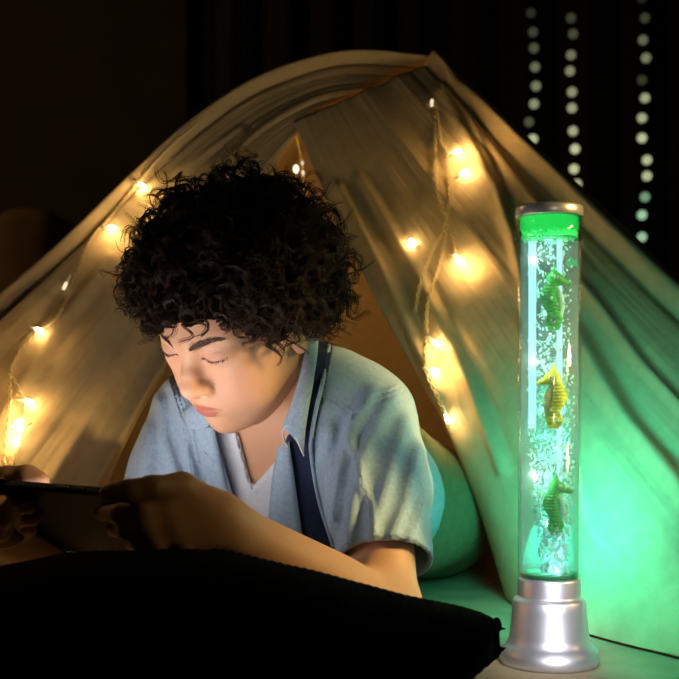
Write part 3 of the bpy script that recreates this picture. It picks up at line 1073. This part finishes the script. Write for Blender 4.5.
def fairy(name, label, cloth, runs, bulbs, group='warm fairy light strings on the tent'):
    """runs: pixel lines of the wire; bulbs: (px,py, dx,dy direction in pixels, watts)"""
    p0 = surf(cloth, *runs[0][-1])
    e = empty(name, (p0[0], p0[1], 0.0) if False else p0, label, 'fairy lights', group)
    w = MB()
    for r in runs:
        c = spline([surf(cloth, a, b, .007) for a, b in r], 26 * len(r))
        L_ = np.concatenate([[0], np.cumsum(np.linalg.norm(np.diff(c, axis=0), axis=1))])
        for ph in (0, math.pi):
            a = L_ / .022 * 2 * math.pi + ph
            off = .0019 * (np.cos(a)[:, None] * np.array([1, 0, .2]) + np.sin(a)[:, None] * np.array([0, 1, 0]))
            w.tube(c + off, .0010, 5)
    w.build('wire', M_wire, e)
    for px, py, dx, dy, watt in bulbs:
        tip = surf(cloth, px, py, .011)
        d = unit([dx, -.25, -dy])
        so = MB().tube([tip - d * .020, tip - d * .017, tip - d * .008], [.0008, .0022, .0022], 10).build('socket', M_cap, e)
        o = MB().lathe([(.0020, -.008), (.0024, -.004), (.0024, 0), (.0018, .0022), (1e-6, .003)], tip, 16, axis=d).build('bulb', M_led if watt > .01 else M_led_dim, e)
        if watt > .01:
            light('bulb_light', 'POINT', tip + np.array([0, -.016, 0]) + d * .006, watt * LED_W, WARM, size=.008, parent=e)
    return e


fairy('fairy_light_string', 'fairy light string with six warm bulbs hanging down the flap beside the bubble lamp', RV,
      [[(434, 102), (435, 150), (437, 190), (446, 222), (440, 262), (428, 300), (426, 340), (427, 372), (438, 398), (448, 420)],
       [(436, 104), (440, 140), (446, 152), (450, 182), (446, 222), (432, 252), (420, 285), (415, 312)], [(446, 222), (452, 236), (456, 258), (462, 262)]],
      [(459, 151, 1, -.15, .30), (466, 171, 1, -.6, .08), (411, 241, -1, -.8, .07), (462, 262, .6, .4, .30), (456, 257, -.5, -.9, .02), (437, 345, .5, .5, .16), (437, 371, .9, .2, .16), (448, 421, .3, 1, .06),
       (432, 101, 0, -1, 0)])
fairy('fairy_light_string', 'fairy light string along the upper edge of the flap left of the curls', LV,
      [[(196, 124), (160, 156), (140, 180), (120, 205), (107, 220), (92, 238), (78, 270), (66, 300), (56, 318), (38, 332)]],
      [(144, 187, .8, .6, .14), (114, 228, 1, .1, .18), (41, 331, .5, .2, .07), (64, 288, -.3, .8, 0)])
fairy('fairy_light_string', 'fairy light string dropping down the flap behind the tablet', LV,
      [[(38, 332), (20, 352), (10, 372), (10, 398), (8, 430), (5, 470)], [(10, 372), (20, 392), (26, 402), (24, 425), (15, 452), (13, 470)], [(-20, 320), (-40, 400), (-60, 470)]],
      [(31, 402, 1, .2, .16), (16, 430, -.6, .3, .24), (17, 443, .2, 1, .03), (20, 421, .8, -.5, .02), (-38, 380, -1, 0, .25), (-55, 460, -1, .4, .25)])  # bulbs beyond the left edge are unseen, added for more warm light
# one short drop inside the tent, behind the curls
e = empty('fairy_light_string', P(294, 132, 1.9), 'short drop of fairy lights hanging inside the tent above the curls', 'fairy lights', 'warm fairy light strings on the tent')
c = spline([P(293, 118, 1.86), P(298, 145, 1.9), P(302, 168, 1.92), P(303, 190, 1.94)], 60)
MB().tube(c, .0011, 5).build('wire', M_wire, e)
for q, st in ((P(296, 169, 1.90), 1), (P(302, 163, 1.92), 0), (P(303, 173, 1.92), 0)):
    MB().ball(q, (.0045, .0045, .0068) if st else (.0028, .0028, .004), 14, ).build('bulb', M_led_dim if not st else emitmat('led_mid', (1, .82, .55), 2.2), e)
light('bulb_light', 'POINT', P(330, 200, 1.95), 1.3, WARM, size=.02, parent=e)

# round lights in the room behind
STR = [(533, [13, 32, 48, 67, 86, 104, 122, 139], 0), (572, [18, 34, 55, 71, 92, 108, 131, 149, 169, 184], 1), (642, [-2, 18, 40, 58, 80, 98, 118, 138, 160, 176, 197, 215, 237], 2)]
BRT = [[.04, .08, .12, .22, .3, .42, .12, .75], [.07, .1, .26, .36, .42, .5, .6, .85, .85, .7], [.03, .07, .2, .3, .06, .55, .6, .8, .75, .75, .45, .85, .8]]
NAMES = ['leftmost of the three strings of round bokeh lights above the tent', 'middle string of round lights hanging above the lamp', 'rightmost string of round lights beside the right picture edge']
JX = [[-2, 0, 1, 2, 3, 1, -4, 0], [-1, 1, -1, -2, 0, 0, 1, 3, 2, 5], [0, 3, 1, 4, 0, 3, 0, 0, 5, 5, 3, 0, 0]]
DB = 3.6
for (px, ys, gi), br, lb, jx in zip(STR, BRT, NAMES, JX):
    lb = ['string of round lights farthest from the right edge, ending behind the tent ridge', 'string of round lights hanging straight above the lamp cap', 'string of round lights nearest the right edge, right of the lamp'][gi]
    e = empty('globe_light_string', P(px, ys[0] - 30, DB), lb, 'string lights', 'strings of round lights on the curtain')
    cord = [P(px, -220, DB)] + [P(px + j, y, DB) for y, j in zip(ys, jx)]
    MB().tube(spline(cord, 80) + [0, .014, 0], .0015, 5).build('cord', mat('dark_cord', col=(.01, .012, .01), rough=.6), e)
    for y, b, j in zip(ys, br, jx):
        MB().ball(P(px + j, y, DB), .0142, 20).build('globe', emitmat('globe_glow', (.62, .66, .36) if not (gi == 2 and y > 190) else (.40, .68, .42), b * .95), e)

# dim couch far left behind the tent
cz = empty('couch', (-1.45, 3.3, 0), 'dim brown couch far behind the tent at the left edge', 'couch')
M_couch = mat('brown_upholstery', col=(.16, .09, .03), rough=.9, noise=(20, .2))
MB().box((-1.45, 3.25, .30), (1.5, .7, .30)).build('seat', M_couch, cz, bevel=.06)
MB().box((-1.45, 3.55, .56), (1.5, .18, .36)).build('backrest', M_couch, cz, bevel=.06)
for sx in (-.68, .68):
    MB().box((-1.45 + sx, 3.28, .45), (.16, .72, .5)).build('armrest', M_couch, cz, bevel=.05)
for sx in (-.65, .65):
    for sy in (3.0, 3.5):
        MB().lathe([(.02, 0), (.026, .15)], (-1.45 + sx, sy, 0), 12).build('leg', M_pole, cz)


light('added_back_fill', 'POINT', (-1.75, 2.3, 1.25), 7.0, (1.0, .62, .25), size=.08)  # unseen fill added so the couch shows against the dark
# ------------------------------------------------------------------ bubble lamp
LXc, LYc = (549.3 - CX) / FPX * 1.10, 1.10
LC = np.array([LXc, LYc, 0])
M_silver = mat('silver_plastic', col=(.66, .65, .70), rough=.40, metal=.88, noise=(30, .03))
M_alu = mat('brushed_cap', col=(.72, .69, .64), rough=.34, metal=.6)
GREEN = (.05, 1.0, .32)


def clearmat(name, tint, gloss, ior=1.45, haze=0.0, hazecol=(1, 1, 1)):
    m = bpy.data.materials.new(name); m.use_nodes = True
    nt = m.node_tree; N = nt.nodes; L = nt.links
    N.remove(N['Principled BSDF'])
    t = N.new('ShaderNodeBsdfTransparent'); t.inputs['Color'].default_value = (*tint, 1)
    g = N.new('ShaderNodeBsdfGlossy'); g.inputs['Roughness'].default_value = .04
    fr = N.new('ShaderNodeLayerWeight'); fr.inputs['Blend'].default_value = .5
    pw = N.new('ShaderNodeMath'); pw.operation = 'POWER'; pw.inputs[1].default_value = 4.0
    L.new(fr.outputs['Facing'], pw.inputs[0])
    mu = N.new('ShaderNodeMath'); mu.operation = 'MULTIPLY_ADD'; mu.inputs[1].default_value = .6 * gloss; mu.inputs[2].default_value = .03 * gloss
    L.new(pw.outputs[0], mu.inputs[0])
    mx = N.new('ShaderNodeMixShader'); L.new(mu.outputs[0], mx.inputs[0]); L.new(t.outputs[0], mx.inputs[1]); L.new(g.outputs[0], mx.inputs[2])
    out = mx.outputs[0]
    if haze:
        d = N.new('ShaderNodeBsdfDiffuse'); d.inputs['Color'].default_value = (*hazecol, 1)
        tr = N.new('ShaderNodeBsdfTranslucent'); tr.inputs['Color'].default_value = (*hazecol, 1)
        ad = N.new('ShaderNodeMixShader'); ad.inputs[0].default_value = .5; L.new(d.outputs[0], ad.inputs[1]); L.new(tr.outputs[0], ad.inputs[2])
        m2 = N.new('ShaderNodeMixShader'); m2.inputs[0].default_value = haze
        L.new(out, m2.inputs[1]); L.new(ad.outputs[0], m2.inputs[2]); out = m2.outputs[0]
    L.new(out, N['Material Output'].inputs['Surface'])
    return m


lamp = empty('bubble_lamp', LC, 'glowing clear bubble tube lamp on a stepped silver base, standing at the right', 'lamp')
base = MB().lathe([(1e-6, .0005), (.0440, .0005), (.0452, .003), (.0452, .008), (.0440, .013), (.0400, .017), (.0372, .0205), (.0360, .026), (.0338, .050), (.0332, .0575), (.0318, .0600),
                   (.0292, .0606), (.0288, .063), (.0288, .0765), (.0282, .0785), (.0262, .0790), (1e-6, .0790)], LC, 96).build('base', M_silver, lamp)
tube = MB().lathe([(.0285, .0790), (.0285, .4080), (.0268, .4080), (.0268, .0790)], LC, 96, close=True).build('tube', clearmat('clear_acrylic', (.97, .99, .99), 1.0), lamp)
water = MB().lathe([(1e-6, .0795), (.0262, .0795), (.0262, .3890), (1e-6, .3890)], LC, 64).build('water', clearmat('lit_water', (.74, .80, .80), .25, 1.33, .10, (.80, .95, .93)), lamp)
sleeve = MB().lathe([(.0287, .384), (.0306, .3845), (.0308, .408), (.0287, .408)], LC, 80, close=True).build('collar', clearmat('clear_collar', (.85, 1, .9), 1.0), lamp)
glow_ring = MB().lathe([(.0180, .3965), (.0266, .3965), (.0266, .4075), (.0180, .4075)], LC, 64, close=True).build('glow_ring', emitmat('green_water_glow', (.03, .80, .12), 1.0), lamp)  # lit water surface put in as a glowing ring
capm = MB().lathe([(1e-6, .4082), (.0300, .4082), (.0306, .4092), (.0306, .4165), (.0296, .4180), (1e-6, .4182)], LC, 80).build('cap', M_alu, lamp)
# foam that floats on the water, a glowing strip and rod put in for highlights on the glass
r = np.random.default_rng(4)
mb = MB()
for i in range(420):
    a = r.uniform(0, 6.283); R_ = .0258 * math.sqrt(r.uniform(.35, 1)); s = r.uniform(.0006, .0017)
    mb.ball(LC + [R_ * math.cos(a) * .97, R_ * math.sin(a) * .97, .3870 + r.uniform(0, .0085)], s, 6)
tag(mb.build('foam', mat('foam_green_glow', col=(.25, .95, .45), rough=.4, emit=(.05, .85, .25), estr=.35), lamp), kind='stuff')  # green light on the foam put into its colour and emission
M_strip = emitmat('cyan_highlight', (.42, .90, 1.0), 1.7)
MB().box(LC + [-.0172, -.010, .300], (.0070, .0016, .170)).build('highlight_strip', M_strip, lamp, bevel=.0006)
MB().tube([LC + [.0088, -.003, .080], LC + [.0088, -.003, .24], LC + [.0088, -.003, .396]], .0025, 12).build('highlight_rod', emitmat('cyan_rod_highlight', (.40, .92, .95), 2.2), lamp)
mb = MB()
mb.lathe([(.0180, .0792), (.0262, .0792), (.0262, .0826), (.0180, .0826)], LC, 64, close=True)
mb.build('lower_ring', mat('green_gasket', col=(.02, .30, .10), rough=.4), lamp)

# bubbles: nobody could count them
mb = MB(); r = np.random.default_rng(9)
for i in range(1250):
    h = r.uniform(0, 1) ** 1.45
    z = .084 + h * .302
    spread = np.interp(h, [0, .12, .3, .6, 1], [.012, .015, .021, .022, .020])
    a = r.uniform(0, 6.283); rad = spread * math.sqrt(r.uniform(0, 1))
    s = r.uniform(.00045, .0012) * (1.15 + .75 * (h < .3))
    th = r.normal() * .5
    R = np.array([[math.cos(th), 0, math.sin(th)], [0, 1, 0], [-math.sin(th), 0, math.cos(th)]])
    mb.ball(LC + [rad * math.cos(a) + .004 * (1 - h), rad * math.sin(a), z], (s, s, s * r.uniform(1, 2.2)), 6, R)
M_bub = mat('air_bubble', col=(.75, 1.0, .95), rough=.2, spec=.6, noise=(50, .05))
nt = M_bub.node_tree; pb = nt.nodes['Principled BSDF']; tl = nt.nodes.new('ShaderNodeBsdfTranslucent'); tl.inputs['Color'].default_value = (.75, 1, .95, 1)
ms = nt.nodes.new('ShaderNodeMixShader'); ms.inputs[0].default_value = .5
nt.links.new(pb.outputs[0], ms.inputs[1]); nt.links.new(tl.outputs[0], ms.inputs[2]); nt.links.new(ms.outputs[0], nt.nodes['Material Output'].inputs['Surface'])
bub = mb.build('bubbles', M_bub)
tag(bub, 'swarm of pale bubbles rising through the lit water', 'bubbles', kind='stuff')


# seahorses
def seahorse(name, label, z, x, y, flip, col, bellycol, tall):
    """local millimetres: x towards the snout, z up"""
    def f(q):
        q = q.copy()
        d = ell(q, (0, 0, 15), (6.8, 4.2, 5.6))
        d = smin(d, cap(q, (3, 0, 13.5), (12.0, 0, 10.8), 3.6, 1.7), 1.8)
        d = smin(d, cap(q, (-1.5, 0, 18), (-1.0, 0, 26), 4.0, .9), 2.0)
        d = smin(d, cap(q, (-5, 0, 15), (-7.2, 0, 18), 1.6, .6), 1.2)
        b = chain(q, [(-3.5, 0, 11), (-5.5, 0, 3), (-4.8, 0, -6), (-1.5, 0, -14), (1.5, 0, -20.5), (1.0, 0, -26)], [4.6, 5.4, 5.8, 4.8, 3.8, 3.1], 2)
        t = chain(q, [(1.0, 0, -26), (-3.0, 0, -27.2), (-6.2, 0, -24), (-6.4, 0, -19.5), (-3.6, 0, -18), (-2.2, 0, -20.5)], [3.1, 2.8, 2.5, 2.1, 1.7, 1.3], .5)
        b = smin(b, t, .8)
        b = b - .45 * np.sin(q[:, 2] * 2.1) * (q[:, 2] < 10)
        d = smin(d, b, 2.2)
        fin = ell(q, (-9.8, 0, 0), (3.4, .9, 5.2)) - .25 * np.sin(q[:, 2] * 4)
        return smin(d, fin, 1.0) - .5

    def fb(q):
        return chain(q, [(1.2, 0, 7), (3.6, 0, -1), (4.2, 0, -9), (3.6, 0, -17), (2.8, 0, -22)], [2.6, 3.8, 4.0, 2.8, 1.8], 1) - .25 * np.sin(q[:, 2] * 2.6)
    k = .001 * tall / 56
    c = LC + [x, y, z]

    def place(V):
        V = V * k; V[:, 0] *= flip
        return V + c
    e = empty(name, c, label, 'ornament', 'plastic seahorses floating in the tube')
    V, F = mesh_sdf(f, (-16, -7, -33), (17, 7, 30), .45, newton=2)
    if flip < 0: F = F[:, ::-1]
    m = mat(name + '_body', col=col, rough=.45, spec=.4, noise=(400, .3))
    mesh('body', place(V), F, m, e)
    V, F = mesh_sdf(fb, (-6, -7, -28), (12, 7, 14), .45, newton=2)
    if flip < 0: F = F[:, ::-1]
    mesh('belly', place(V), F, mat(name + '_belly', col=bellycol, rough=.5), e)
    MB().ball(place(np.array([[2.0, -4.0, 16.0]]))[0], .0017 * tall / 56, 12).build('eye', mat('eye_rim', col=(.9, .8, .55), rough=.3), e)
    MB().ball(place(np.array([[2.2, -5.2, 16.0]]))[0], .0009 * tall / 56, 10).build('pupil', mat('pupil_black', col=(.005, .005, .005), rough=.2), e)


seahorse('seahorse', 'upper of the two green seahorses, just under the lamp cap', .335, .0035, -.012, 1, (.01, .50, .03), (.45, .95, .85), 58)
seahorse('seahorse', 'yellow seahorse facing left in the middle of the tube', .2452, .0005, -.012, -1, (.72, .78, .0), (.75, .72, .25), 57)
seahorse('seahorse', 'lower of the two green seahorses, close above the silver base', .1475, .0052, -.012, 1, (.01, .50, .03), (.40, .95, .85), 54)
# little fish near the top
fc = LC + [.0205, .002, .3665]
e = empty('toy_fish', fc, 'tiny green fish near the top right of the tube', 'ornament')
V, F = mesh_sdf(lambda q: smin(ell(q, (0, 0, 0), (5.2, 2.4, 3.4)), ell(q, (0, 0, 3.2), (2.2, .8, 2.6)), 1), (-8, -5, -6), (8, 5, 8), .4)
M_fish = mat('fish_green', col=(.01, .48, .2), rough=.4)
mesh('body', V * .001 + fc, F, M_fish, e)
V, F = mesh_sdf(lambda q: smax(ell(q, (6.4, 0, 0), (3.2, .8, 4)), -sph(q, (9.6, 0, 0), 2.6), .4), (2, -3, -6), (11, 3, 6), .35)
mesh('tail_fin', V * .0008 + fc, F, M_fish, e)

# ------------------------------------------------------------------ light
for z, hh, wt in ((.150, .13, .54), (.270, .15, .15)):
    light('tube_light', 'AREA', LC + [.004, .031, z], wt, (.045, 1.0, .68), size=.045, sizey=hh, target=LC + [.34, .95, z - .42], spot=125, parent=lamp)
for z in np.linspace(.090, .375, 9):
    light('bubble_light', 'POINT', LC + [.002, .012, z], .034 * (2.0 if z < .14 else 1), (.50, 1.0, .85), size=.004, parent=lamp)
for z in (.365, .275, .175):
    light('added_front_fill', 'POINT', LC + [-.0165, -.0175, z], .036, (.85, 1.0, .90), size=.003, parent=lamp)  # points added in the tube to brighten the seahorses' near side
light('tube_light', 'SPOT', LC + [.031, -.004, .115], .75, (.09, 1.0, .60), size=.008, target=LC + [.16, -.03, 0], spot=110, blend=.8, parent=lamp)
light('base_light', 'SPOT', LC + [.004, -.010, .0835], .16, (.35, 1.0, .80), size=.01, target=LC + [.004, .0, .2], spot=150, blend=.6, parent=lamp)
light('glow_ring_spot', 'SPOT', LC + [0, 0, .394], .10, (.25, 1.0, .65), size=.012, target=LC + [0, 0, .1], spot=120, blend=.5, parent=lamp)  # downward spot added under the ring's painted glow
light('added_key_spot', 'SPOT', (.30, .02, .55), 210, (.95, .95, 1.0), size=.06, target=LC + [0, 0, .030], spot=5.6, blend=.7)  # unseen spot added to whiten the lamp base
light('added_key_spot', 'SPOT', (.34, .0, .45), 3.2, (.97, 1.0, 1.0), size=.05, target=LC + [.01, 0, .24], spot=22, blend=.6)  # second unseen spot, added to brighten the tube and seahorses
light('added_warm_spot', 'SPOT', (1.0, .80, .60), 125, (1.0, .72, .26), size=.10, target=P(352, 455, 1.16), spot=21, blend=1.0)  # unseen spot added to warm and brighten the sleeve

for o in S.objects:
    if o.type == 'LIGHT' and o.name.startswith(('added_front_fill', 'bubble_light')):
        o.data.specular_factor = 0
